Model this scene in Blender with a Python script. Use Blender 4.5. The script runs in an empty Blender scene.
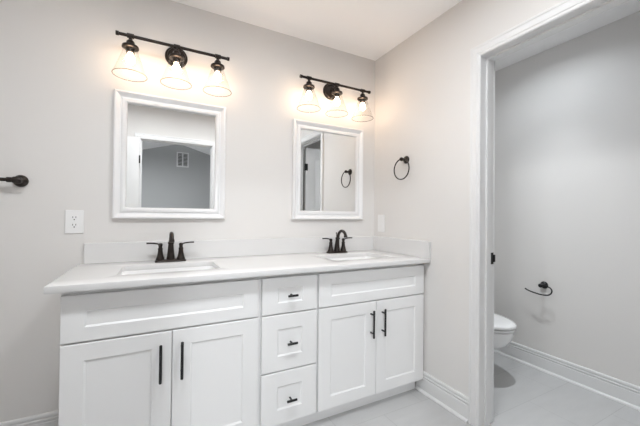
import bpy, bmesh, math, random
from mathutils import Vector, Matrix
PI = math.pi
S = bpy.context.scene
COL = S.collection

# ------------------------------------------------------------------ camera, world, exposure
CAM = Vector((-1.5802, -2.0665, 1.1446))
YAW, PITCH, ROLL, FPX = 0.4832, 0.0104, 0.0101, 314.9
f_ = Vector((math.sin(YAW)*math.cos(PITCH), math.cos(YAW)*math.cos(PITCH), math.sin(PITCH)))
r_ = Vector((math.cos(YAW), -math.sin(YAW), 0))
u_ = r_.cross(f_)
c_, s_ = math.cos(ROLL), math.sin(ROLL)
r2, u2 = c_*r_ + s_*u_, -s_*r_ + c_*u_
cd = bpy.data.cameras.new('camera')
cd.sensor_width = 36; cd.lens = FPX*36/640; cd.clip_start = 0.02
cam = bpy.data.objects.new('camera', cd); COL.objects.link(cam)
M3 = Matrix((r2, u2, -f_)).transposed()
cam.matrix_world = Matrix.Translation(CAM) @ M3.to_4x4()
S.camera = cam

w = bpy.data.worlds.new('world'); S.world = w; w.use_nodes = True
w.node_tree.nodes['Background'].inputs[0].default_value = (0.75, 0.85, 1, 1)
w.node_tree.nodes['Background'].inputs[1].default_value = 0.3
S.view_settings.view_transform = 'Standard'; S.view_settings.look = 'None'
S.view_settings.gamma = 1; S.view_settings.use_curve_mapping = False
S.view_settings.exposure = 0.22
S.cycles.use_denoising = True
S.cycles.max_bounces = 12; S.cycles.diffuse_bounces = 8; S.cycles.glossy_bounces = 6
S.cycles.transparent_max_bounces = 16
S.cycles.sample_clamp_indirect = 6
S.cycles.caustics_reflective = False; S.cycles.caustics_refractive = False

BULB_COL, BULB_E = (1.0, 0.72, 0.49), 43.0
DAY = (0.965, 1.0, 1.03)
BATH_FILL_E, TOILET_E, BED_FILL_E = 134.0, 198.0, 530.0  # bath and bedroom values drive added fill disks
CAN_E = 8.0
CAN_SPOT, TOILET_SPOT = 6.0, 52.0       # watts of the downlights' beams

# ------------------------------------------------------------------ materials
def mat(name, col, rough=0.5, metal=0.0, bump=0.0, bscale=60, vary=0.0, vscale=4, spec=0.5, emit=None, coat=0):
    m = bpy.data.materials.new(name); m.use_nodes = True
    nt = m.node_tree; b = nt.nodes['Principled BSDF']
    b.inputs['Base Color'].default_value = (*col, 1)
    b.inputs['Roughness'].default_value = rough
    b.inputs['Metallic'].default_value = metal
    b.inputs['Specular IOR Level'].default_value = spec
    b.inputs['Coat Weight'].default_value = coat
    tc = nt.nodes.new('ShaderNodeTexCoord')
    if vary:
        n = nt.nodes.new('ShaderNodeTexNoise'); n.inputs['Scale'].default_value = vscale; n.inputs['Detail'].default_value = 4
        nt.links.new(tc.outputs['Object'], n.inputs['Vector'])
        mx = nt.nodes.new('ShaderNodeMix'); mx.data_type = 'RGBA'
        nt.links.new(n.outputs['Fac'], mx.inputs['Factor'])
        mx.inputs['A'].default_value = (*[c*(1-vary) for c in col], 1)
        mx.inputs['B'].default_value = (*[min(1, c*(1+vary)) for c in col], 1)
        nt.links.new(mx.outputs['Result'], b.inputs['Base Color'])
    if bump:
        n = nt.nodes.new('ShaderNodeTexNoise'); n.inputs['Scale'].default_value = bscale; n.inputs['Detail'].default_value = 3
        nt.links.new(tc.outputs['Object'], n.inputs['Vector'])
        bp = nt.nodes.new('ShaderNodeBump'); bp.inputs['Strength'].default_value = bump; bp.inputs['Distance'].default_value = 0.002
        nt.links.new(n.outputs['Fac'], bp.inputs['Height']); nt.links.new(bp.outputs['Normal'], b.inputs['Normal'])
    if emit:
        b.inputs['Emission Color'].default_value = (*emit[0], 1); b.inputs['Emission Strength'].default_value = emit[1]
    return m

M = {}
M['wall'] = mat('wall_paint', (0.70, 0.684, 0.668), 0.55, bump=0.08, bscale=180, vary=0.01, spec=0.3)
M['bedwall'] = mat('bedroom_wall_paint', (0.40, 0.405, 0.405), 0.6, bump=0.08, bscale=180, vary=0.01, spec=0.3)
M['ceil'] = mat('ceiling_paint', (0.94, 0.94, 0.945), 0.8, bump=0.05, bscale=150, spec=0.2)
M['trim'] = mat('trim_paint', (0.71, 0.71, 0.71), 0.35, bump=0.01, spec=0.4)
M['cab'] = mat('cabinet_paint', (0.77, 0.77, 0.77), 0.38, vary=0.006, spec=0.4)
M['mframe'] = mat('mirror_frame_paint', (0.78, 0.78, 0.785), 0.3, spec=0.5)
M['quartz'] = mat('white_quartz', (0.67, 0.667, 0.665), 0.22, vary=0.015, vscale=9, spec=0.5)
M['porcelain'] = mat('porcelain', (0.83, 0.83, 0.83), 0.12, vary=0.004, spec=0.5, coat=0.3)
M['bronze'] = mat('oil_rubbed_bronze', (0.030, 0.024, 0.021), 0.32, metal=0.6, vary=0.3, vscale=25, spec=0.5)
M['black'] = mat('matte_black_metal', (0.012, 0.012, 0.013), 0.35, metal=0.3, vary=0.1, vscale=30)
M['plate'] = mat('white_plastic', (0.80, 0.80, 0.80), 0.3, vary=0.004)
M['slot'] = mat('dark_slot', (0.03, 0.03, 0.03), 0.6, vary=0.1)
M['ventdark'] = mat('vent_shadow', (0.10, 0.10, 0.10), 0.7, vary=0.1)
M['chrome'] = mat('chrome', (0.7, 0.7, 0.7), 0.12, metal=1, vary=0.02)
M['bulb'] = mat('bulb_glow', (1, 0.9, 0.8), 0.3, vary=0.01, emit=(BULB_COL, BULB_E))
def lampmat(n, e, c=DAY): return mat(n, (0.9, 0.9, 0.9), 0.4, vary=0.01, emit=(c, e))
M['fill_lens_bath'] = lampmat('bath_fill_lens', BATH_FILL_E)
M['lens_can'] = lampmat('downlight_lens', CAN_E)
M['lens_toilet'] = lampmat('toilet_light_lens', TOILET_E, (0.93, 1.0, 1.06))
M['fill_lens_bed'] = lampmat('bedroom_fill_lens', BED_FILL_E)

m = bpy.data.materials.new('mirror_glass'); m.use_nodes = True
nt = m.node_tree; b = nt.nodes['Principled BSDF']
b.inputs['Base Color'].default_value = (0.90, 0.91, 0.91, 1); b.inputs['Metallic'].default_value = 1; b.inputs['Roughness'].default_value = 0.0
M['mirror'] = m

def glassmat(name, base, col, gain):
    m = bpy.data.materials.new(name); m.use_nodes = True
    nt = m.node_tree; nt.nodes.clear()
    out = nt.nodes.new('ShaderNodeOutputMaterial'); mx = nt.nodes.new('ShaderNodeMixShader')
    tr = nt.nodes.new('ShaderNodeBsdfTransparent'); gl = nt.nodes.new('ShaderNodeBsdfGlossy')
    fr = nt.nodes.new('ShaderNodeLayerWeight'); fr.inputs['Blend'].default_value = 0.5
    pw = nt.nodes.new('ShaderNodeMath'); pw.operation = 'POWER'; pw.inputs[1].default_value = 5
    ma = nt.nodes.new('ShaderNodeMath'); ma.operation = 'MULTIPLY_ADD'; ma.use_clamp = True
    ma.inputs[1].default_value = gain; ma.inputs[2].default_value = base
    nt.links.new(fr.outputs['Facing'], pw.inputs[0])
    tr.inputs['Color'].default_value = (*col, 1); gl.inputs['Roughness'].default_value = 0.03
    nt.links.new(pw.outputs[0], ma.inputs[0]); nt.links.new(ma.outputs[0], mx.inputs[0])
    nt.links.new(tr.outputs[0], mx.inputs[1]); nt.links.new(gl.outputs[0], mx.inputs[2])
    nt.links.new(mx.outputs[0], out.inputs[0])
    return m
M['glass'] = glassmat('clear_shade_glass', 0.015, (0.97, 0.968, 0.965), 0.40)
M['rimglass'] = glassmat('shade_rim_glass', 0.02, (0.60, 0.58, 0.56), 0.3)

def tilemat():
    m = bpy.data.materials.new('grey_porcelain_tile'); m.use_nodes = True
    nt = m.node_tree; b = nt.nodes['Principled BSDF']; L = nt.links
    tc = nt.nodes.new('ShaderNodeTexCoord'); mp = nt.nodes.new('ShaderNodeMapping')
    mp.inputs['Location'].default_value = (0.09, 0.92, 0)
    L.new(tc.outputs['Object'], mp.inputs['Vector'])
    br = nt.nodes.new('ShaderNodeTexBrick'); br.offset = 0.5; br.offset_frequency = 2
    br.inputs['Scale'].default_value = 1; br.inputs['Brick Width'].default_value = 0.6; br.inputs['Row Height'].default_value = 0.3
    br.inputs['Mortar Size'].default_value = 0.0022; br.inputs['Mortar Smooth'].default_value = 0.2
    br.inputs['Color1'].default_value = (0.47, 0.47, 0.47, 1); br.inputs['Color2'].default_value = (0.49, 0.49, 0.49, 1)
    br.inputs['Mortar'].default_value = (0.40, 0.40, 0.40, 1)
    L.new(mp.outputs[0], br.inputs['Vector'])
    n = nt.nodes.new('ShaderNodeTexNoise'); n.inputs['Scale'].default_value = 7; n.inputs['Detail'].default_value = 6
    st = nt.nodes.new('ShaderNodeMapping'); st.inputs['Scale'].default_value = (0.6, 2.4, 1)
    L.new(tc.outputs['Object'], st.inputs['Vector']); L.new(st.outputs[0], n.inputs['Vector'])
    mr = nt.nodes.new('ShaderNodeMapRange'); mr.inputs['To Min'].default_value = 0.90; mr.inputs['To Max'].default_value = 1.10
    L.new(n.outputs['Fac'], mr.inputs['Value'])
    mx = nt.nodes.new('ShaderNodeVectorMath'); mx.operation = 'SCALE'
    L.new(br.outputs['Color'], mx.inputs[0]); L.new(mr.outputs[0], mx.inputs['Scale'])
    L.new(mx.outputs[0], b.inputs['Base Color'])
    b.inputs['Roughness'].default_value = 0.42
    bp = nt.nodes.new('ShaderNodeBump'); bp.inputs['Strength'].default_value = 0.3; bp.inputs['Distance'].default_value = 0.002; bp.invert = True
    L.new(br.outputs['Fac'], bp.inputs['Height']); L.new(bp.outputs[0], b.inputs['Normal'])
    return m
M['tile'] = tilemat()
M['bedfloor'] = mat('bedroom_floor_carpet', (0.42, 0.41, 0.40), 0.9, bump=0.5, bscale=250, vary=0.08, vscale=60)

# ------------------------------------------------------------------ mesh helpers
def B(): return bmesh.new()
def add_box(bm, lo, hi, bevel=0.0, seg=2):
    lo, hi = Vector(lo), Vector(hi)
    r = bmesh.ops.create_cube(bm, size=1, matrix=Matrix.Translation((lo+hi)/2) @ Matrix.Diagonal((*(hi-lo), 1)))
    if bevel:
        es = list({e for v in r['verts'] for e in v.link_edges})
        bmesh.ops.bevel(bm, geom=es, offset=bevel, segments=seg, affect='EDGES', profile=0.5)
def add_loft(bm, rings, c0=True, c1=True, closed=False):
    vs = [[bm.verts.new(p) for p in R] for R in rings]
    n = len(vs[0]); k = len(vs)
    for i in range(k if closed else k-1):
        a, c = vs[i], vs[(i+1) % k]
        for j in range(n): bm.faces.new((a[j], a[(j+1) % n], c[(j+1) % n], c[j]))
    if not closed:
        if c0: bm.faces.new(list(reversed(vs[0])))
        if c1: bm.faces.new(vs[-1])
def add_lathe(bm, prof, mtx=Matrix(), n=24, c0=True, c1=True):
    add_loft(bm, [[mtx @ Vector((r*math.cos(2*PI*j/n), r*math.sin(2*PI*j/n), z)) for j in range(n)] for r, z in prof], c0, c1)
def smooth_path(pts, k=6):
    pts = [Vector(p) for p in pts]; out = []
    for i in range(len(pts)-1):
        p0 = pts[i-1] if i else 2*pts[0]-pts[1]; p1, p2 = pts[i], pts[i+1]
        p3 = pts[i+2] if i+2 < len(pts) else 2*pts[-1]-pts[-2]
        for t in range(k):
            t /= k
            out.append(0.5*((2*p1)+(p2-p0)*t+(2*p0-5*p1+4*p2-p3)*t*t+(3*p1-p0-3*p2+p3)*t**3))
    out.append(pts[-1]); return out
def add_tube(bm, pts, rad, n=12, closed=False, squash=None):
    pts = [Vector(p) for p in pts]; N = len(pts)
    if not isinstance(rad, (list, tuple)): rad = [rad]*N
    rings = []; prev = None
    for i, p in enumerate(pts):
        if closed: t = pts[(i+1) % N]-pts[i-1]
        else: t = pts[min(i+1, N-1)]-pts[max(i-1, 0)]
        t.normalize()
        if prev is None:
            a = Vector((0, 0, 1)) if abs(t.z) < 0.9 else Vector((1, 0, 0))
            nrm = (a - t*a.dot(t)).normalized()
        else: nrm = (prev - t*prev.dot(t)).normalized()
        prev = nrm; bi = t.cross(nrm)
        k = squash or (1, 1)
        rings.append([p + rad[i]*(k[0]*math.cos(2*PI*j/n)*nrm + k[1]*math.sin(2*PI*j/n)*bi) for j in range(n)])
    add_loft(bm, rings, closed=closed)
def axis(o, d):
    return Matrix.Translation(Vector(o)) @ Vector((0, 0, 1)).rotation_difference(Vector(d)).to_matrix().to_4x4()
def add_profile(bm, corners, prof, f, closed):
    # corners: ((a,b),(oa,ob)); prof: (u,d) closed section; f(a,b,d) -> point
    add_loft(bm, [[f(a+oa*u, b+ob*u, d) for u, d in prof] for (a, b), (oa, ob) in corners], closed=closed)
def rrect(cx, cy, hx, hy, r, z, n=5):
    out = []
    for (sx, sy, a0) in ((1, 1, 0), (-1, 1, PI/2), (-1, -1, PI), (1, -1, 1.5*PI)):
        for k in range(n+1):
            a = a0 + PI/2*k/n
            out.append(Vector((cx+sx*(hx-r)+r*math.cos(a), cy+sy*(hy-r)+r*math.sin(a), z)))
    return out
def obj(name, bm, material, parent=None, smooth=None, world=False):
    bmesh.ops.recalc_face_normals(bm, faces=bm.faces)
    me = bpy.data.meshes.new(name)
    if parent is not None and world:
        o = parent; off = Vector()
        while o: off += o.location; o = o.parent
        bmesh.ops.translate(bm, verts=bm.verts, vec=-off)
    bm.to_mesh(me); bm.free()
    me.materials.append(material)
    if smooth:
        me.polygons.foreach_set('use_smooth', [True]*len(me.polygons)); me.set_sharp_from_angle(angle=math.radians(smooth))
    o = bpy.data.objects.new(name, me); COL.objects.link(o); o.parent = parent
    return o
def thing(name, label, cat, loc=(0, 0, 0), group=None):
    o = bpy.data.objects.new(name, None); COL.objects.link(o); o.location = loc; o.empty_display_size = 0.05
    o['label'] = label; o['category'] = cat
    if group: o['group'] = group
    return o
def struct(o): o['kind'] = 'structure'; return o
def copy_tree(o, parent=None):
    c = o.copy(); COL.objects.link(c)
    if parent: c.parent = parent
    for ch in list(o.children): copy_tree(ch, c)
    return c
def dup(o, loc, label):
    c = copy_tree(o); c.location = loc; c['label'] = label; return c

# ------------------------------------------------------------------ room shell
H = 2.4208
XL, XT, YF = -2.95, 1.0286, -2.20          # bathroom left wall, toilet room right wall, front wall face
WT = 0.115                                  # partition thickness
DY0, DY1, DZ = -0.943, -1.645, 2.037        # toilet doorway
EX0, EX1 = -1.738, -0.930                   # entry doorway
BY, BX0, BX1 = -6.5, -2.85, 0.72            # bedroom
PEAK = (-1.06, 2.91); SLOPE = 0.29
def sbox(name, boxes, m):
    bm = B()
    for lo, hi in boxes: add_box(bm, lo, hi)
    return struct(obj(name, bm, m))
sbox('floor', [((XL-0.1, YF-0.07, -0.1), (XT+0.1, 0.1, 0))], M['tile'])
sbox('floor_bedroom', [((BX0-0.1, BY-0.1, -0.1), (BX1+0.1, YF-0.07, 0))], M['bedfloor'])
LX, LY, LR = 0.52, -0.86, 0.075             # recessed light in the toilet room: a well in the ceiling
sbox('ceiling', [((XL-0.1, YF-0.12, H), (LX-LR, 0.1, H+0.1)), ((LX+LR, YF-0.12, H), (XT+0.1, 0.1, H+0.1)),
                 ((LX-LR, YF-0.12, H), (LX+LR, LY-LR, H+0.1)), ((LX-LR, LY+LR, H), (LX+LR, 0.1, H+0.1)), ((LX-LR, LY-LR, H+0.05), (LX+LR, LY+LR, H+0.1))], M['ceil'])
sbox('wall_back', [((XL-0.1, 0, 0), (XT+0.1, 0.1, H))], M['wall'])
sbox('wall_left', [((XL-0.1, YF-0.12, 0), (XL, 0, H))], M['wall'])
sbox('wall_right', [((0, DY0, 0), (WT, 0, H)), ((0, YF, 0), (WT, DY1, H)), ((0, DY1, DZ), (WT, DY0, H))], M['wall'])
sbox('wall_toilet_side', [((XT, YF-0.12, 0), (XT+0.1, 0, H))], M['wall'])
sbox('wall_front', [((XL, YF-0.12, 0), (EX0, YF, H)), ((EX1, YF-0.12, 0), (XT, YF, H)), ((EX0, YF-0.12, DZ), (EX1, YF, H))], M['wall'])
# bedroom seen in the mirror
def gable(z0):
    return [(BX0, z0), (BX1, z0), (BX1, PEAK[1]-SLOPE*(BX1-PEAK[0])), (PEAK[0], PEAK[1]), (BX0, PEAK[1]-SLOPE*(PEAK[0]-BX0))]
bm = B(); add_loft(bm, [[Vector((x, y, z)) for x, z in gable(0)] for y in (BY, BY-0.1)])
struct(obj('wall_bedroom_far', bm, M['bedwall']))
bm = B(); add_loft(bm, [[Vector((x, y, z)) for x, z in gable(H+0.1)] for y in (YF-0.12, YF-0.02)])
add_box(bm, (BX0-0.1, YF-0.119, H-0.3), (XL-0.1, YF-0.02, H)) if BX0-0.1 < XL-0.1 else None
struct(obj('wall_bedroom_near', bm, M['bedwall']))
zl, zr = PEAK[1]-SLOPE*(PEAK[0]-BX0), PEAK[1]-SLOPE*(BX1-PEAK[0])
sbox('wall_bedroom_left', [((BX0-0.1, BY-0.1, 0), (BX0, YF-0.12, zl))], M['bedwall'])
sbox('wall_bedroom_right', [((BX1, BY-0.1, 0), (BX1+0.1, YF-0.12, zr))], M['bedwall'])
bm = B()
sec = [(BX0-0.1, zl-SLOPE*0.1), PEAK, (BX1+0.1, zr-SLOPE*0.1), (BX1+0.1, zr+0.08), (PEAK[0], PEAK[1]+0.1), (BX0-0.1, zl+0.08)]
add_loft(bm, [[Vector((x, y, z)) for x, z in sec] for y in (YF-0.02, BY-0.1)])
struct(obj('ceiling_bedroom', bm, M['ceil']))

# baseboards
BASE = [(0, 0), (.025, 0), (.0248, .006), (.022, .012), (.0145, .017), (.0145, .090), (.0110, .092), (.0110, .095), (.0135, .098), (.0135, .107), (.0090, .110), (.0090, .113), (.0120, .117), (.0120, .129), (.008, .134), (0, .134)]
def add_base(bm, p0, p1, nrm, prof=BASE):
    n = Vector((*nrm, 0)); p0, p1 = Vector((*p0, 0)), Vector((*p1, 0))
    add_loft(bm, [[p + n*d + Vector((0, 0, z)) for d, z in prof] for p in (p0, p1)])
bm = B(); add_base(bm, (0, -0.536), (0, -0.8884), (-1, 0))
add_base(bm, (0, -0.492), (0, -0.536), (-1, 0), [(d, z) for d, z in BASE[:5]] + [(.0145, .083), (0, .083)])
struct(obj('baseboard_right', bm, M['trim'], smooth=50))
bm = B(); add_base(bm, (XL, 0), (-1.893, 0), (0, -1)); struct(obj('baseboard_back', bm, M['trim'], smooth=50))
bm = B(); add_base(bm, (XL, 0), (XL, YF), (1, 0)); struct(obj('baseboard_left', bm, M['trim'], smooth=50))
bm = B(); add_base(bm, (XT, 0), (XT, YF), (-1, 0)); struct(obj('baseboard_toilet_side', bm, M['trim'], smooth=50))
bm = B(); add_base(bm, (WT, 0), (XT, 0), (0, -1)); struct(obj('baseboard_toilet_back', bm, M['trim'], smooth=50))
bm = B(); add_base(bm, (XL, YF), (EX0-0.065, YF), (0, 1)); add_base(bm, (EX1+0.065, YF), (0, YF), (0, 1))
struct(obj('baseboard_front', bm, M['trim'], smooth=50))

# door casings, jambs and stops
CAS = [(0, 0), (0, .0115), (.003, .0155), (.012, .0158), (.015, .0128), (.022, .0128), (.026, .0150), (.044, .0135), (.047, .0105), (.052, .0115), (.0575, .0095), (.061, .006), (.061, 0)]
def casing(bm, a0, a1, ztop, f, wid=.061):
    # a0, a1 outer edges of the casing; u runs inwards
    s = 1 if a1 > a0 else -1
    add_profile(bm, [((a0, 0), (s, 0)), ((a0, ztop), (s, -1)), ((a1, ztop), (-s, -1)), ((a1, 0), (-s, 0))], CAS, f, False)
bm = B()
casing(bm, DY0+0.0555, DY1-0.0555, 2.0975, lambda a, b, d: Vector((-d, a, b)))
casing(bm, DY0+0.0555, DY1-0.0555, 2.0975, lambda a, b, d: Vector((WT+d, a, b)))
J = 0.016
for (x0, x1, t) in ((0, WT, 0.0), (0.044, 0.078, 0.010)):      # jamb liner then stop
    k = 0.003+t
    add_box(bm, (x0, DY0-k, 0), (x1, DY0, DZ)); add_box(bm, (x0, DY1, 0), (x1, DY1+k, DZ))
    add_box(bm, (x0, DY1+k, DZ-k), (x1, DY0-k, DZ))
t1 = struct(obj('trim_1', bm, M['trim'], smooth=40))
bm = B()
casing(bm, EX0-0.061, EX1+0.061, 2.098, lambda a, b, d: Vector((a, YF+d, b)))
casing(bm, EX0-0.061, EX1+0.061, 2.098, lambda a, b, d: Vector((a, YF-0.12-d, b)))
for (y0, y1, t) in ((-0.12, 0, 0.0), (-0.075, -0.040, 0.011)):
    k = 0.003+t
    add_box(bm, (EX0, YF+y0, 0), (EX0+k, YF+y1, DZ)); add_box(bm, (EX1-k, YF+y0, 0), (EX1, YF+y1, DZ))
    add_box(bm, (EX0+k, YF+y0, DZ-k), (EX1-k, YF+y1, DZ))
t2 = struct(obj('trim_2', bm, M['trim'], smooth=40))
bm = B(); add_box(bm, (0.080, DY0-0.0055, 0.885), (0.113, DY0-0.003, 0.950)); add_box(bm, (0.113, DY0-0.0085, 0.897), (0.126, DY0-0.003, 0.938), 0.001)
ds = B(); add_box(ds, (WT-0.005, DY1+0.003, 0.01), (WT+0.003, DY1+0.009, DZ-0.02)); q = obj('hinge_gap_strip', ds, M['black'], t1); q['label'] = 'dark strip in the hinge gap'  # thin black strip added to draw the dark line at the hinge gap
sp = obj('strike_plate', bm, M['black'], t1); sp['label'] = 'black metal strike plate'

# doors: slab with raised moulded panels
def door_slab(bm, Wd, Hd, T=0.035):
    # in local coordinates: width along +x from 0, thickness along y 0..T, z from 0
    pan = [(0.115, Wd-0.115, 0.20, 0.86), (0.115, Wd-0.115, 1.02, Hd-0.12)]
    for y, s in ((0, 1), (T, -1)):
        cuts_x = [0, 0.115, Wd-0.115, Wd]; zc = [0, 0.20, 0.86, 1.02, Hd-0.12, Hd]
        for i in range(3):
            for j in range(5):
                if i == 1 and j in (1, 3): continue
                bm.faces.new([bm.verts.new((cuts_x[a], y, zc[c])) for a, c in ((i, j), (i+1, j), (i+1, j+1), (i, j+1))])
        for (x0, x1, z0, z1) in pan:
            rs = []
            for ins, dep in ((0, 0), (0.012, 0.009), (0.03, 0.009), (0.05, 0.004)):
                rs.append([Vector((a, y+s*dep, c)) for a, c in ((x0+ins, z0+ins), (x1-ins, z0+ins), (x1-ins, z1-ins), (x0+ins, z1-ins))])
            add_loft(bm, rs, c0=False)
    for a, c in (((0, 0), (Wd, 0)), ((Wd, 0), (Wd, Hd)), ((Wd, Hd), (0, Hd)), ((0, Hd), (0, 0))):
        bm.faces.new([bm.verts.new(p) for p in ((a[0], 0, a[1]), (c[0], 0, c[1]), (c[0], T, c[1]), (a[0], T, a[1]))])
    bmesh.ops.remove_doubles(bm, verts=bm.verts, dist=1e-5)
def knobset(parent, x, z, T=0.035):
    bm = B()
    for y, s in ((0, -1), (T, 1)):
        mt = axis((x, y, z), (0, s, 0))
        add_lathe(bm, [(0.032, 0), (0.032, 0.005), (0.028, 0.009), (0.012, 0.012), (0.010, 0.03), (0.020, 0.036), (0.027, 0.048), (0.025, 0.060), (0.012, 0.066)], mt)
    obj('door_knob', bm, M['black'], parent, smooth=40)
def hinges(parent, Hd, y, s, leaf=True):
    for z in (0.20, 1.00, Hd-0.25):
        bm = B()
        add_tube(bm, [(-0.006, y+s*0.004, z-0.045), (-0.006, y+s*0.004, z+0.045)], 0.007)
        add_box(bm, (-0.0025, y-s*0.03 if s > 0 else y, z-0.044), (-0.0005, y if s > 0 else y+0.03, z+0.044))
        if leaf: add_box(bm, (-0.004, min(y, y+s*0.001), z-0.044), (0.03, max(y, y+s*0.0015), z+0.044))
        obj('hinge', bm, M['black'], parent, smooth=40)
bm = B(); door_slab(bm, 0.685, 2.018)
d1 = struct(obj('door_1', bm, M['trim'], smooth=40)); knobset(d1, 0.625, 0.92); hinges(d1, 2.018, 0.035, 1)
d1.location = (WT+0.026, DY1-0.030, 0.012)
bm = B(); door_slab(bm, 0.79, 2.018)
d2 = struct(obj('door_2', bm, M['trim'], smooth=40)); knobset(d2, 0.73, 0.92); hinges(d2, 2.018, 0.0, -1, False)
d2.location = (EX0-0.012, YF+0.078, 0.012); d2.rotation_euler = (0, 0, PI-0.03)

# ------------------------------------------------------------------ vanity cabinet
CX0, CX1 = -1.8916, -0.0123
GX = [-1.8916, -1.1209, -1.1039, -0.8000, -0.7864, -0.0123]
ZT, ZB, YD = 0.8306, 0.0877, -0.5539       # door top, bottom, front face
van = thing('vanity_cabinet', 'long white shaker double vanity cabinet with black bar pulls against the back wall', 'cabinet', ((CX0+CX1)/2, -0.27, 0))
bm = B()
yb = YD+0.020
add_box(bm, (CX0, yb, 0.084), (CX0+0.018, -0.002, 0.8525)); add_box(bm, (-0.036, yb, 0.084), (-0.018, -0.026, 0.8525))
add_box(bm, (CX0+0.018, yb+0.018, 0.084), (-0.036, -0.026, 0.102)); add_box(bm, (CX0+0.018, -0.014, 0.102), (-0.036, -0.004, 0.8525))
obj('cabinet_body', bm, M['cab'], van, world=True)
bm = B()
zc = [0.084, 0.120, 0.6, 0.8525]
xs = [CX0+0.018, -1.150, -1.075, -0.825, -0.757, -0.036]
add_box(bm, (CX0+0.018, yb, 0.820), (-0.0245, yb+0.018, 0.8525))
add_box(bm, (CX0+0.018, yb, 0.084), (-0.0245, yb+0.018, 0.120))
add_box(bm, (CX0+0.018, yb, 0.620), (-0.0245, yb+0.018, 0.670))
for a, c in ((-1.150, -1.075), (-0.825, -0.757), (-0.075, -0.0245), (CX0+0.018, CX0+0.05), (-1.53, -1.48), (-0.425, -0.375)):
    add_box(bm, (a, yb+0.0004, 0.1205), (c, yb+0.0176, 0.8195))
add_box(bm, (-1.075, yb, 0.33), (-0.825, yb+0.018, 0.38))
obj('face_frame', bm, M['cab'], van, world=True)
bm = B(); add_box(bm, (-0.0245, yb, 0.084), (-0.0015, yb+0.018, 0.8525)); obj('filler_strip', bm, M['cab'], van, world=True)
bm = B(); add_box(bm, (CX0+0.004, -0.492, 0.0), (-0.024, -0.476, 0.084)); obj('toe_kick', bm, M['cab'], van, world=True)

def front(bm, x0, x1, z0, z1, st, rt, rb, T=0.0195, dep=0.006, bev=0.006):
    def ring(i, y, l=0, t=0, bt=0): return [Vector((a, y, c)) for a, c in ((x0+i+l, z0+i+bt), (x1-i-l, z0+i+bt), (x1-i-l, z1-i-t), (x0+i+l, z1-i-t))]
    add_loft(bm, [ring(0, YD+T), ring(0, YD+0.002), ring(0.002, YD), ring(0, YD, st, rt, rb), ring(bev, YD+dep*0.8, st, rt, rb), ring(bev+0.001, YD+dep, st, rt, rb)])
def bar_pull(bm, a, c, out=0.032, r=0.006, posts=None):
    a, c = Vector(a), Vector(c); o = Vector((0, -out, 0))
    add_tube(bm, [a+o, a+(c-a)*0.01+o, a+(c-a)*0.99+o, c+o], [r*0.85, r, r, r*0.85], 12)
    for t in (posts or (0.16, 0.84)):
        p = a+(c-a)*t
        add_tube(bm, [p, p+o], r*0.8, 10)
mid1, mid2 = -1.5055, -0.3994
for (x0, x1) in ((GX[0], GX[1]), (GX[4], GX[5])):
    bm = B(); front(bm, x0, x1, 0.6484, ZT, 0.074, 0.062, 0.054); obj('false_drawer_front', bm, M['cab'], van, world=True)
for (x0, x1, hx) in ((GX[0], mid1-0.0015, -1.550), (mid1+0.0015, GX[1], -1.467), (GX[4], mid2-0.0015, -0.440), (mid2+0.0015, GX[5], -0.356)):
    bm = B(); front(bm, x0, x1, ZB, 0.641, 0.074, 0.066, 0.066)
    d = obj('door', bm, M['cab'], van, world=True)
    bm = B(); bar_pull(bm, (hx, YD, 0.436), (hx, YD, 0.596)); h = obj('handle', bm, M['black'], d, smooth=40, world=True)
for (z0, z1) in ((0.6484, ZT), (0.3585, 0.641), (ZB, 0.3510)):
    bm = B(); front(bm, GX[2], GX[3], z0, z1, 0.082, 0.050 if z0 > 0.6 else 0.072, 0.052 if z0 > 0.6 else 0.072)
    d = obj('drawer', bm, M['cab'], van, world=True)
    zh = {0.6484: 0.7395, 0.3585: 0.497, ZB: 0.210}[z0]
    bm = B(); bar_pull(bm, (-0.978, YD, zh), (-0.924, YD, zh), posts=(0.5,)); obj('pull', bm, M['black'], d, smooth=40, world=True)

# ------------------------------------------------------------------ countertop with backsplashes, sinks
ct = thing('countertop', 'white quartz double vanity top with low backsplash and side splash', 'countertop', (-0.97, -0.30, 0.853))
SX = [(-1.722, -1.284), (-0.620, -0.182)]; SY = (-0.445, -0.165)
bm = B()
CT0, CT1, CF = 0.853, 0.880, -0.6006
def rect_pts(x0, x1, y0, y1): return [(x0, y0), (x1, y0), (x1, y1), (x0, y1)]
xl = [-1.9306, SX[0][0]-0.05, SX[0][1]+0.05, SX[1][0]-0.05, SX[1][1]+0.05, -0.0008]
yl = [CF, SY[0]-0.05, SY[1]+0.05, -0.0008]
def cell(x0, x1, y0, y1):
    for z in (CT0, CT1): bm.faces.new([bm.verts.new((a, b_, z)) for a, b_ in rect_pts(x0, x1, y0, y1)])
for i in range(5):
    for j in range(3):
        if j == 1 and i in (1, 3):
            sx = SX[0] if i == 1 else SX[1]; cx, cy = sum(sx)/2, sum(SY)/2
            n = 5
            hole = rrect(cx, cy, (sx[1]-sx[0])/2, (SY[1]-SY[0])/2, 0.025, 0, n)
            cor = [(xl[i+1], yl[2]), (xl[i], yl[2]), (xl[i], yl[1]), (xl[i+1], yl[1])]
            for z in (CT0, CT1):
                hv = [bm.verts.new((p.x, p.y, z)) for p in hole]; cv = [bm.verts.new((*p, z)) for p in cor]
                for q in range(4):
                    seg = hv[q*(n+1):(q+1)*(n+1)]
                    for a in range(n): bm.faces.new((cv[q], seg[a+1], seg[a]))
                    bm.faces.new((cv[q], cv[(q+1) % 4], hv[((q+1)*(n+1)) % len(hv)], seg[-1]))
            ring0 = [Vector((p.x, p.y, CT0)) for p in hole]; ring1 = [Vector((p.x, p.y, CT1)) for p in hole]
            add_loft(bm, [ring0, ring1], False, False)
        else: cell(xl[i], xl[i+1], yl[j], yl[j+1])
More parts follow.
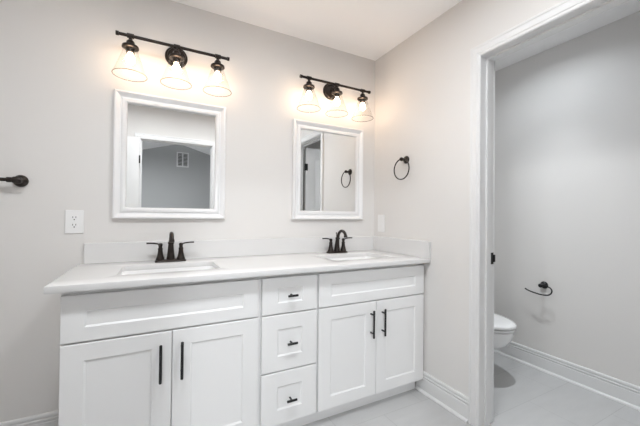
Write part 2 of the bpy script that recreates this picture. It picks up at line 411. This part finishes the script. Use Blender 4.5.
per = rect_pts(xl[0], xl[-1], yl[0], yl[-1])
xsx = [(x, yl[0]) for x in xl] + [(xl[-1], y) for y in yl[1:]] + [(x, yl[-1]) for x in reversed(xl[:-1])] + [(xl[0], y) for y in reversed(yl[1:-1])]
add_loft(bm, [[Vector((*p, CT0)) for p in xsx], [Vector((*p, CT1)) for p in xsx]], False, False)
bmesh.ops.remove_doubles(bm, verts=bm.verts, dist=1e-5)
bmesh.ops.recalc_face_normals(bm, faces=bm.faces)
es = [e for e in bm.edges if len(e.link_faces) == 2 and e.calc_face_angle() > 1.0]
bmesh.ops.bevel(bm, geom=es, offset=0.002, segments=2, affect='EDGES', profile=0.5)
obj('counter_slab', bm, M['quartz'], ct, smooth=35, world=True)
bm = B(); add_box(bm, (-1.9071, -0.0200, 0.8802), (-0.0008, -0.0008, 0.9892), 0.0015); obj('backsplash', bm, M['quartz'], ct, world=True)
bm = B(); add_box(bm, (-0.0200, CF, 0.8802), (-0.0008, -0.0204, 0.9892), 0.0015); obj('side_splash', bm, M['quartz'], ct, world=True)

sink = thing('sink', 'white rectangular undermount sink below the left faucet', 'sink', (sum(SX[0])/2, sum(SY)/2, 0.72), 'undermount sinks')
bm = B(); hx, hy = 0.222, 0.143
inn = [(hx, hy, .03, .1328), (hx-.004, hy-.004, .032, .11), (hx-.012, hy-.012, .04, .03), (hx-.03, hy-.03, .045, .010), (hx-.07, hy-.06, .05, .004), (.03, .03, .028, 0.0)]
outr = [(hx+.02, hy+.012, .04, .1328), (hx+.02, hy+.012, .04, .118), (hx+.006, hy+.006, .04, .11), (hx-.004, hy-.004, .05, .02), (hx-.03, hy-.03, .05, -.008), (.035, .035, .03, -.012)]
add_loft(bm, [rrect(0, 0, *p[:3], p[3]) for p in reversed(outr)] + [rrect(0, 0, *p[:3], p[3]) for p in inn])
obj('basin', bm, M['porcelain'], sink, smooth=50)
bm = B(); add_lathe(bm, [(0.026, 0.0005), (0.026, 0.003), (0.020, 0.004), (0.018, 0.008), (0.010, 0.010)]); obj('drain', bm, M['bronze'], sink, smooth=40)
dup(sink, (sum(SX[1])/2, sum(SY)/2, 0.72), 'white rectangular undermount sink below the right faucet near the corner')

# ------------------------------------------------------------------ faucets
fau = thing('faucet', 'dark bronze two-handle faucet under the larger-looking left mirror', 'faucet', (-1.4965, -0.088, 0.8802), 'centerset faucets')
fau['label'] = 'dark bronze two-handle faucet at the left sink, below the left mirror'
bm = B(); add_loft(bm, [rrect(0, 0, .080, .028, .014, 0), rrect(0, 0, .080, .028, .014, .006), rrect(0, 0, .077, .025, .013, .010), rrect(0, 0, .070, .020, .012, .013)])
obj('base_plate', bm, M['bronze'], fau, smooth=40)
bm = B()
path = smooth_path([(0, 0.002, .010), (0, 0.001, .045), (0, -0.003, .085), (0, -0.012, .122), (0, -0.030, .148), (0, -0.058, .161), (0, -0.088, .157), (0, -0.108, .141), (0, -0.114, .126)], 5)
rad = []
for i, p in enumerate(path):
    t = i/(len(path)-1); rad.append(0.0235-0.0130*min(1, t/0.42)**0.8)
add_tube(bm, path, rad, 16)
add_tube(bm, [(0, -0.1125, .131), (0, -0.1155, .118)], 0.0130, 16)
mt = axis((0, -0.007, .104), (0, -0.22, 1))
add_lathe(bm, [(.012, -.003), (.0165, -.002), (.017, .003), (.0155, .007), (.011, .008)], mt, 16)
add_tube(bm, [(0, .008, .09), (0, .012, .140)], [.0022, .0022], 8); add_lathe(bm, [(.002, 0), (.005, .003), (.005, .008), (.002, .011)], Matrix.Translation((0, .012, .137)), 10)
obj('spout', bm, M['bronze'], fau, smooth=50)
for s in (-1, 1):
    bm = B()
    add_lathe(bm, [(.0235, .010), (.0225, .016), (.0175, .030), (.0140, .048), (.0118, .066), (.0130, .070), (.0130, .075), (.0095, .079), (.010, .088), (.012, .094), (.011, .101), (.005, .105)], Matrix.Translation((s*.053, 0, 0)), 18)
    h = obj('handle', bm, M['bronze'], fau, smooth=45)
    bm = B()
    p = smooth_path([(s*.050, 0, .092), (s*.066, -.002, .101), (s*.095, -.005, .106), (s*.122, -.008, .1065)], 5)
    add_tube(bm, p, [.0065+.0012*i/len(p) for i in range(len(p))], 10, squash=(.6, 1.15))
    obj('lever', bm, M['bronze'], h, smooth=50)
dup(fau, (-0.398, -0.088, 0.8802), 'dark bronze two-handle faucet at the right sink, nearest the corner')

# ------------------------------------------------------------------ mirrors
MZ0, MZ1, MW = 1.1217, 1.8298, 0.597
mir = thing('mirror', 'white-framed rectangular wall mirror above the left faucet', 'mirror', (-1.487, 0, MZ0), 'framed vanity mirrors')
hw, mh = MW/2, MZ1-MZ0
FP = [(0, .001), (0, .024), (.003, .029), (.010, .030), (.014, .028), (.029, .012), (.034, .012), (.040, .019), (.049, .022), (.057, .019), (.0625, .011), (.0625, .001)]
bm = B()
add_profile(bm, [((-hw, 0), (1, 1)), ((hw, 0), (-1, 1)), ((hw, mh), (-1, -1)), ((-hw, mh), (1, -1))], FP, lambda a, b_, d: Vector((a, -d, b_)), True)
obj('frame', bm, M['mframe'], mir, smooth=30)
bm = B(); add_box(bm, (-hw+.0626, -.008, .0626), (hw-.0626, -.002, mh-.0626)); obj('mirror_glass', bm, M['mirror'], mir)
dup(mir, (-0.4262, 0, MZ0), 'white-framed rectangular wall mirror above the right faucet, next to the corner')

# ------------------------------------------------------------------ vanity lights
vl = thing('vanity_light', 'bronze three-lamp bar light with clear cone shades above the left mirror', 'light', (-1.4825, 0, 2.098), 'bar lights above the mirrors')
bm = B(); mt = axis((0.004, 0, -.013), (0, -1, 0))
add_lathe(bm, [(.060, .0005), (.062, .003), (.062, .010), (.057, .016), (.050, .018), (.047, .024), (.030, .030), (.018, .034)], mt, 32)
obj('backplate', bm, M['bronze'], vl, smooth=40)
bm = B(); add_tube(bm, smooth_path([(0.004, -.030, -.013), (0.003, -.075, -.012), (0, -.103, -.004), (0, -.110, .000)], 4), .011, 12)
add_lathe(bm, [(.011, 0), (.018, .004), (.018, .012), (.011, .018)], axis((0.004, -.055, -.013), (0, -1, 0)), 16)
obj('arm', bm, M['bronze'], vl, smooth=40)
bm = B(); Lb = .2925
add_tube(bm, [(-Lb, -.11, 0), (Lb, -.11, 0)], .0085, 14)
for x in (-Lb, Lb): add_tube(bm, [(x-math.copysign(.014, x), -.11, 0), (x, -.11, 0)], .0115, 14)
for x in (-.225, 0, .225): add_tube(bm, [(x-.016, -.11, 0), (x+.016, -.11, 0)], .0125, 14)
obj('bar', bm, M['bronze'], vl, smooth=40)
for x in (-.225, 0, .225):
    T = Matrix.Translation((x, -.11, 0))
    bm = B()
    add_lathe(bm, [(.009, -.006), (.009, -.022), (.014, -.026), (.019, -.032), (.021, -.044), (.024, -.049), (.039, -.055), (.0405, -.060), (.0405, -.066), (.036, -.069), (.024, -.070), (.020, -.074), (.020, -.092), (.012, -.093)], T, 24)
    lp = obj('lamp_holder', bm, M['bronze'], vl, smooth=40)
    bm = B()
    prof = [(.0335, -.0705), (.0345, -.078), (.0815, -.210)]
    inn = [(.0795, -.210), (.0325, -.079), (.0315, -.0705)]
    n = 40
    add_loft(bm, [[T @ Vector((r*math.cos(2*PI*j/n), r*math.sin(2*PI*j/n), z)) for j in range(n)] for r, z in prof+inn], closed=True)
    sh = obj('glass_shade', bm, M['glass'], lp, smooth=30)
    bm = B(); add_tube(bm, [T @ Vector((.0808*math.cos(2*PI*j/48), .0808*math.sin(2*PI*j/48), -.2115)) for j in range(48)], .0021, 8, closed=True)
    obj('shade_rim', bm, M['rimglass'], lp, smooth=60)
    bm = B(); add_lathe(bm, [(.010, -.0935), (.0115, -.100), (.019, -.112), (.0225, -.124), (.021, -.136), (.014, -.146), (.005, -.150)], T, 20)
    obj('bulb', bm, M['bulb'], lp, smooth=60)
dup(vl, (-0.4245, 0, 2.098), 'bronze three-lamp bar light with clear cone shades above the right mirror')

# ------------------------------------------------------------------ wall hardware
tr = thing('towel_ring', 'dark bronze towel ring on the right wall beside the corner', 'towel ring', (0, -.372, 1.552))
ROS = [(.027, .0005), (.028, .004), (.026, .009), (.019, .014), (.013, .018)]
bm = B(); add_lathe(bm, ROS, axis((0, 0, 0), (-1, 0, 0)), 28); obj('rosette', bm, M['bronze'], tr, smooth=40)
bm = B(); add_lathe(bm, [(.0125, .016), (.011, .026), (.010, .036), (.013, .040), (.014, .050), (.011, .058), (.005, .061)], axis((0, 0, 0), (-1, 0, 0)), 20)
obj('post', bm, M['bronze'], tr, smooth=40)
bm = B(); add_tube(bm, [(-.048, .075*math.sin(2*PI*j/48), -.070+.072*math.cos(2*PI*j/48)) for j in range(48)], .0045, 10, closed=True)
obj('ring', bm, M['bronze'], tr, smooth=60)

tb = thing('towel_bar', 'dark bronze towel bar cut off by the left edge, on the back wall', 'towel bar', (-2.168, 0, 1.304))
for x in (0, -.61):
    bm = B(); add_lathe(bm, [(.028, .0005), (.030, .004), (.028, .012), (.021, .018), (.015, .022), (.0125, .040), (.013, .046)], axis((x, 0, 0), (0, -1, 0)), 28)
    add_lathe(bm, [(.012, -.018), (.016, -.012), (.017, 0), (.016, .012), (.012, .018)], axis((x, -.055, 0), (1, 0, 0)), 18)
    obj('post', bm, M['bronze'], tb, smooth=40)
bm = B(); add_tube(bm, [(-.595, -.055, 0), (-.015, -.055, 0)], .0085, 14); add_tube(bm, [(-.036, -.055, 0), (-.018, -.055, 0)], .0125, 14)
obj('bar', bm, M['bronze'], tb, smooth=40)

tp = thing('toilet_paper_holder', 'empty black open-arm toilet paper holder on the grey toilet room wall', 'paper holder', (XT, -.748, .644))
bm = B(); add_lathe(bm, [(.026, .0005), (.027, .004), (.025, .010), (.018, .016), (.012, .020), (.010, .040), (.013, .045), (.0145, .058), (.010, .064)], axis((0, 0, 0), (-1, 0, 0)), 26)
obj('post', bm, M['black'], tp, smooth=40)
bm = B(); pth = [(-.05, -.790+.748, .647-.644), (-.05, -.808+.748, .640-.644), (-.05, -.822+.748, .622-.644), (-.05, -.816+.748, .598-.644), (-.05, -.790+.748, .581-.644), (-.05, -.74+.748, .578-.644), (-.05, -.69+.748, .584-.644), (-.05, -.655+.748, .592-.644), (-.05, -.636+.748, .601-.644)]
pth = [(-.05, 0, 0)] + [(-.05, -.03, .003)] + pth[1:]
add_tube(bm, smooth_path(pth, 6), .005, 10)
obj('arm', bm, M['black'], tp, smooth=60)

# outlet at left, outlet at right wall
ol = thing('outlet', 'white duplex outlet plate on the back wall left of the left mirror', 'outlet', (-1.953, 0, 1.103))
bm = B(); add_box(bm, (-.040, -.006, -.0615), (.040, -.0003, .0615), .0025); obj('cover_plate', bm, M['plate'], ol)
for z in (.0195, -.0195):
    bm = B(); add_loft(bm, [[Vector((p.x, y, p.y+z)) for p in rrect(0, 0, .0165, .0145, .009, 0)] for y in (-.0055, -.0075)])
    rc = obj('receptacle', bm, M['plate'], ol)
    bm = B()
    for x, zz in ((-.0065, .004), (.0065, .004)): add_box(bm, (x-.0014, -.0080, z+zz-.0045), (x+.0014, -.0074, z+zz+.0045))
    add_lathe(bm, [(.0032, 0), (.0032, .0006)], axis((0, -.0074, z-.008), (0, -1, 0)), 10)
    sl = obj('slots', bm, M['slot'], rc); sl['label'] = 'dark plug slots'
sw = thing('switch_plate', 'white rocker switch plate on the right wall above the side splash', 'switch', (0, -.097, 1.094))
bm = B(); add_box(bm, (-.006, -.040, -.067), (-.0003, .040, .067), .0025); obj('cover_plate', bm, M['plate'], sw)
bm = B(); add_loft(bm, [[Vector((-.0055, y, z)) for y, z in ((-.0165, -.033), (.0165, -.033), (.0165, .033), (-.0165, .033))], [Vector((x, y, z)) for x, y, z in ((-.010, -.0155, -.032), (-.010, .0155, -.032), (-.0065, .0155, .032), (-.0065, -.0155, .032))]])
obj('rocker', bm, M['plate'], sw)

# ------------------------------------------------------------------ toilet
TXC = 0.575
to = thing('toilet', 'white elongated toilet with closed lid behind the door casing', 'toilet', (TXC, -.40, 0))
def egg(z, wd, yf, ybk, n=40, p=2.2):
    yc = ybk + (yf-ybk)*0.42; out = []
    for j in range(n):
        a = 2*PI*j/n; cx, sy = math.cos(a), math.sin(a)
        x = wd*math.copysign(abs(cx)**(2/p), cx)
        L = (yf-yc) if sy < 0 else (ybk-yc)
        out.append(Vector((TXC+x, yc + (abs(sy)**(2/p))*L, z)))
    return out
bm = B()
add_loft(bm, [egg(0, .110, -.60, -.16), egg(.02, .113, -.61, -.15), egg(.05, .104, -.60, -.15), egg(.14, .100, -.585, -.15), egg(.19, .118, -.620, -.15), egg(.225, .142, -.680, -.15), egg(.26, .163, -.733, -.15), egg(.30, .174, -.760, -.15), egg(.335, .178, -.770, -.15), egg(.355, .178, -.771, -.15), egg(.361, .172, -.764, -.155)])
add_box(bm, (TXC-.10, -.20, 0.30), (TXC+.10, -.06, .372), .012)
obj('bowl', bm, M['porcelain'], to, smooth=50, world=True)
bm = B(); add_loft(bm, [egg(.3715, .176, -.775, -.235), egg(.3725, .181, -.781, -.232), egg(.380, .182, -.782, -.231), egg(.382, .178, -.778, -.234)]); obj('seat', bm, M['porcelain'], to, smooth=50, world=True)
bm = B(); add_loft(bm, [egg(.390, .178, -.778, -.235), egg(.392, .183, -.784, -.231), egg(.405, .184, -.785, -.230), egg(.413, .176, -.775, -.238), egg(.418, .152, -.745, -.26), egg(.421, .10, -.68, -.32)]); obj('lid', bm, M['porcelain'], to, smooth=60, world=True)
bm = B(); add_loft(bm, [rrect(TXC, -.128, .200, .088, .035, .373), rrect(TXC, -.128, .205, .092, .035, .40), rrect(TXC, -.128, .222, .100, .035, .72)]); obj('tank', bm, M['porcelain'], to, smooth=50, world=True)
bm = B(); add_loft(bm, [rrect(TXC, -.128, .228, .106, .035, .721), rrect(TXC, -.128, .230, .108, .035, .730), rrect(TXC, -.128, .229, .107, .035, .748), rrect(TXC, -.128, .220, .098, .035, .756)]); obj('tank_lid', bm, M['porcelain'], to, smooth=50, world=True)
bm = B(); add_lathe(bm, [(.014, 0), (.014, .006), (.008, .012)], axis((TXC-.15, -.226, .66), (0, -1, 0)), 16); add_tube(bm, [(TXC-.155, -.242, .66), (TXC-.09, -.248, .655)], [.006, .0045], 10); obj('flush_lever', bm, M['chrome'], to, smooth=40, world=True)

# ------------------------------------------------------------------ bedroom vent, ceiling lights, added fill disks
vg = thing('vent_grille', 'white return air grille high on the grey gable wall, seen in the left mirror', 'vent', (-.98, BY, 2.52))
bm = B(); vw, vh = .140, .185
fp = [(0, .0005), (0, .008), (.004, .012), (.026, .012), (.030, .006), (.030, .0005)]
add_profile(bm, [((-vw, -vh), (1, 1)), ((vw, -vh), (-1, 1)), ((vw, vh), (-1, -1)), ((-vw, vh), (1, -1))], fp, lambda a, b_, d: Vector((a, d, b_)), True)
add_box(bm, (-.012, .0005, -vh+.028), (.012, .011, vh-.028)); obj('grille_frame', bm, M['trim'], vg)
bm = B(); add_box(bm, (-vw+.03, .0005, -vh+.03), (-.0125, .0015, vh-.03)); add_box(bm, (.0125, .0005, -vh+.03), (vw-.03, .0015, vh-.03)); bk = obj('grille_back', bm, M['ventdark'], vg); bk['label'] = 'dark duct behind the louvers'
bm = B()
for k in range(9):
    z = -vh+.05+k*.034
    for a, c in ((-vw+.03, -.0125), (.0125, vw-.03)):
        add_loft(bm, [[Vector((x, .002, z)), Vector((x, .009, z-.010)), Vector((x, .010, z-.009)), Vector((x, .003, z+.001))] for x in (a, c)])
obj('louvers', bm, M['trim'], vg)

def beam(parent, z, watts, angle, col, rad):
    l = bpy.data.lights.new('beam', 'SPOT'); l.energy = watts; l.spot_size = math.radians(angle); l.spot_blend = 1.0; l.color = col; l.shadow_soft_size = rad
    o = bpy.data.objects.new('beam', l); COL.objects.link(o); o.parent = parent; o.location = (0, 0, z); return o
def can_light(x, y, z, m, label, r=.075):
    c = thing('ceiling_light', label, 'ceiling light', (x, y, z), 'flush round ceiling lights')
    bm = B(); n = 32
    pr = [(r, -.0005), (r+.022, -.0005), (r+.022, -.004), (r+.012, -.009), (r, -.010)]
    add_loft(bm, [[Vector((q*math.cos(2*PI*j/n), q*math.sin(2*PI*j/n), zz)) for j in range(n)] for q, zz in pr], closed=True)
    obj('trim_ring', bm, M['plate'], c, smooth=40)
    bm = B(); add_lathe(bm, [(r-.0008, -.0012), (r-.0008, -.006), (r*.6, -.0075)], n=32); obj('lens', bm, m, c, smooth=40)
    return c
beam(can_light(-1.50, -0.68, H, M['lens_can'], 'round flush ceiling light over the left sink', .06), -.012, CAN_SPOT, 100, (1, 1, 1), .03)
beam(can_light(-0.50, -0.68, H, M['lens_can'], 'round flush ceiling light over the right sink', .06), -.012, CAN_SPOT, 100, (1, 1, 1), .03)
can_light(-1.72, -1.38, H, M['fill_lens_bath'], 'added unseen fill disk on the ceiling in front of the left sink', .10)  # out-of-view disk added to fill the bathroom with light
can_light(-0.85, -1.38, H, M['fill_lens_bath'], 'added unseen fill disk on the ceiling in front of the right sink', .10)  # second added disk, brightens the right half of the room
c = thing('ceiling_light', 'recessed round ceiling light in the toilet room', 'ceiling light', (LX, LY, H))
bm = B(); n = 40
add_loft(bm, [[Vector((q*math.cos(2*PI*j/n), q*math.sin(2*PI*j/n), zz)) for j in range(n)] for q, zz in ((.070, .049), (.070, -.004), (.108, -.001), (.108, -.0005), (.0735, -.0005), (.0735, .049))], closed=True)
obj('baffle', bm, M['plate'], c, smooth=40)
bm = B(); add_lathe(bm, [(.045, .0485), (.045, .024), (.030, .022)], n=32); obj('lens', bm, M['lens_toilet'], c, smooth=40)
beam(c, .018, TOILET_SPOT, 84, (0.95, 1.0, 1.04), .02)
can_light(-2.0, -4.2, PEAK[1]-SLOPE*(PEAK[0]+2.0)-.035, M['fill_lens_bed'], 'added unseen fill light on the bedroom ceiling beyond the entry', .12)  # added source, lights the bedroom in place of daylight
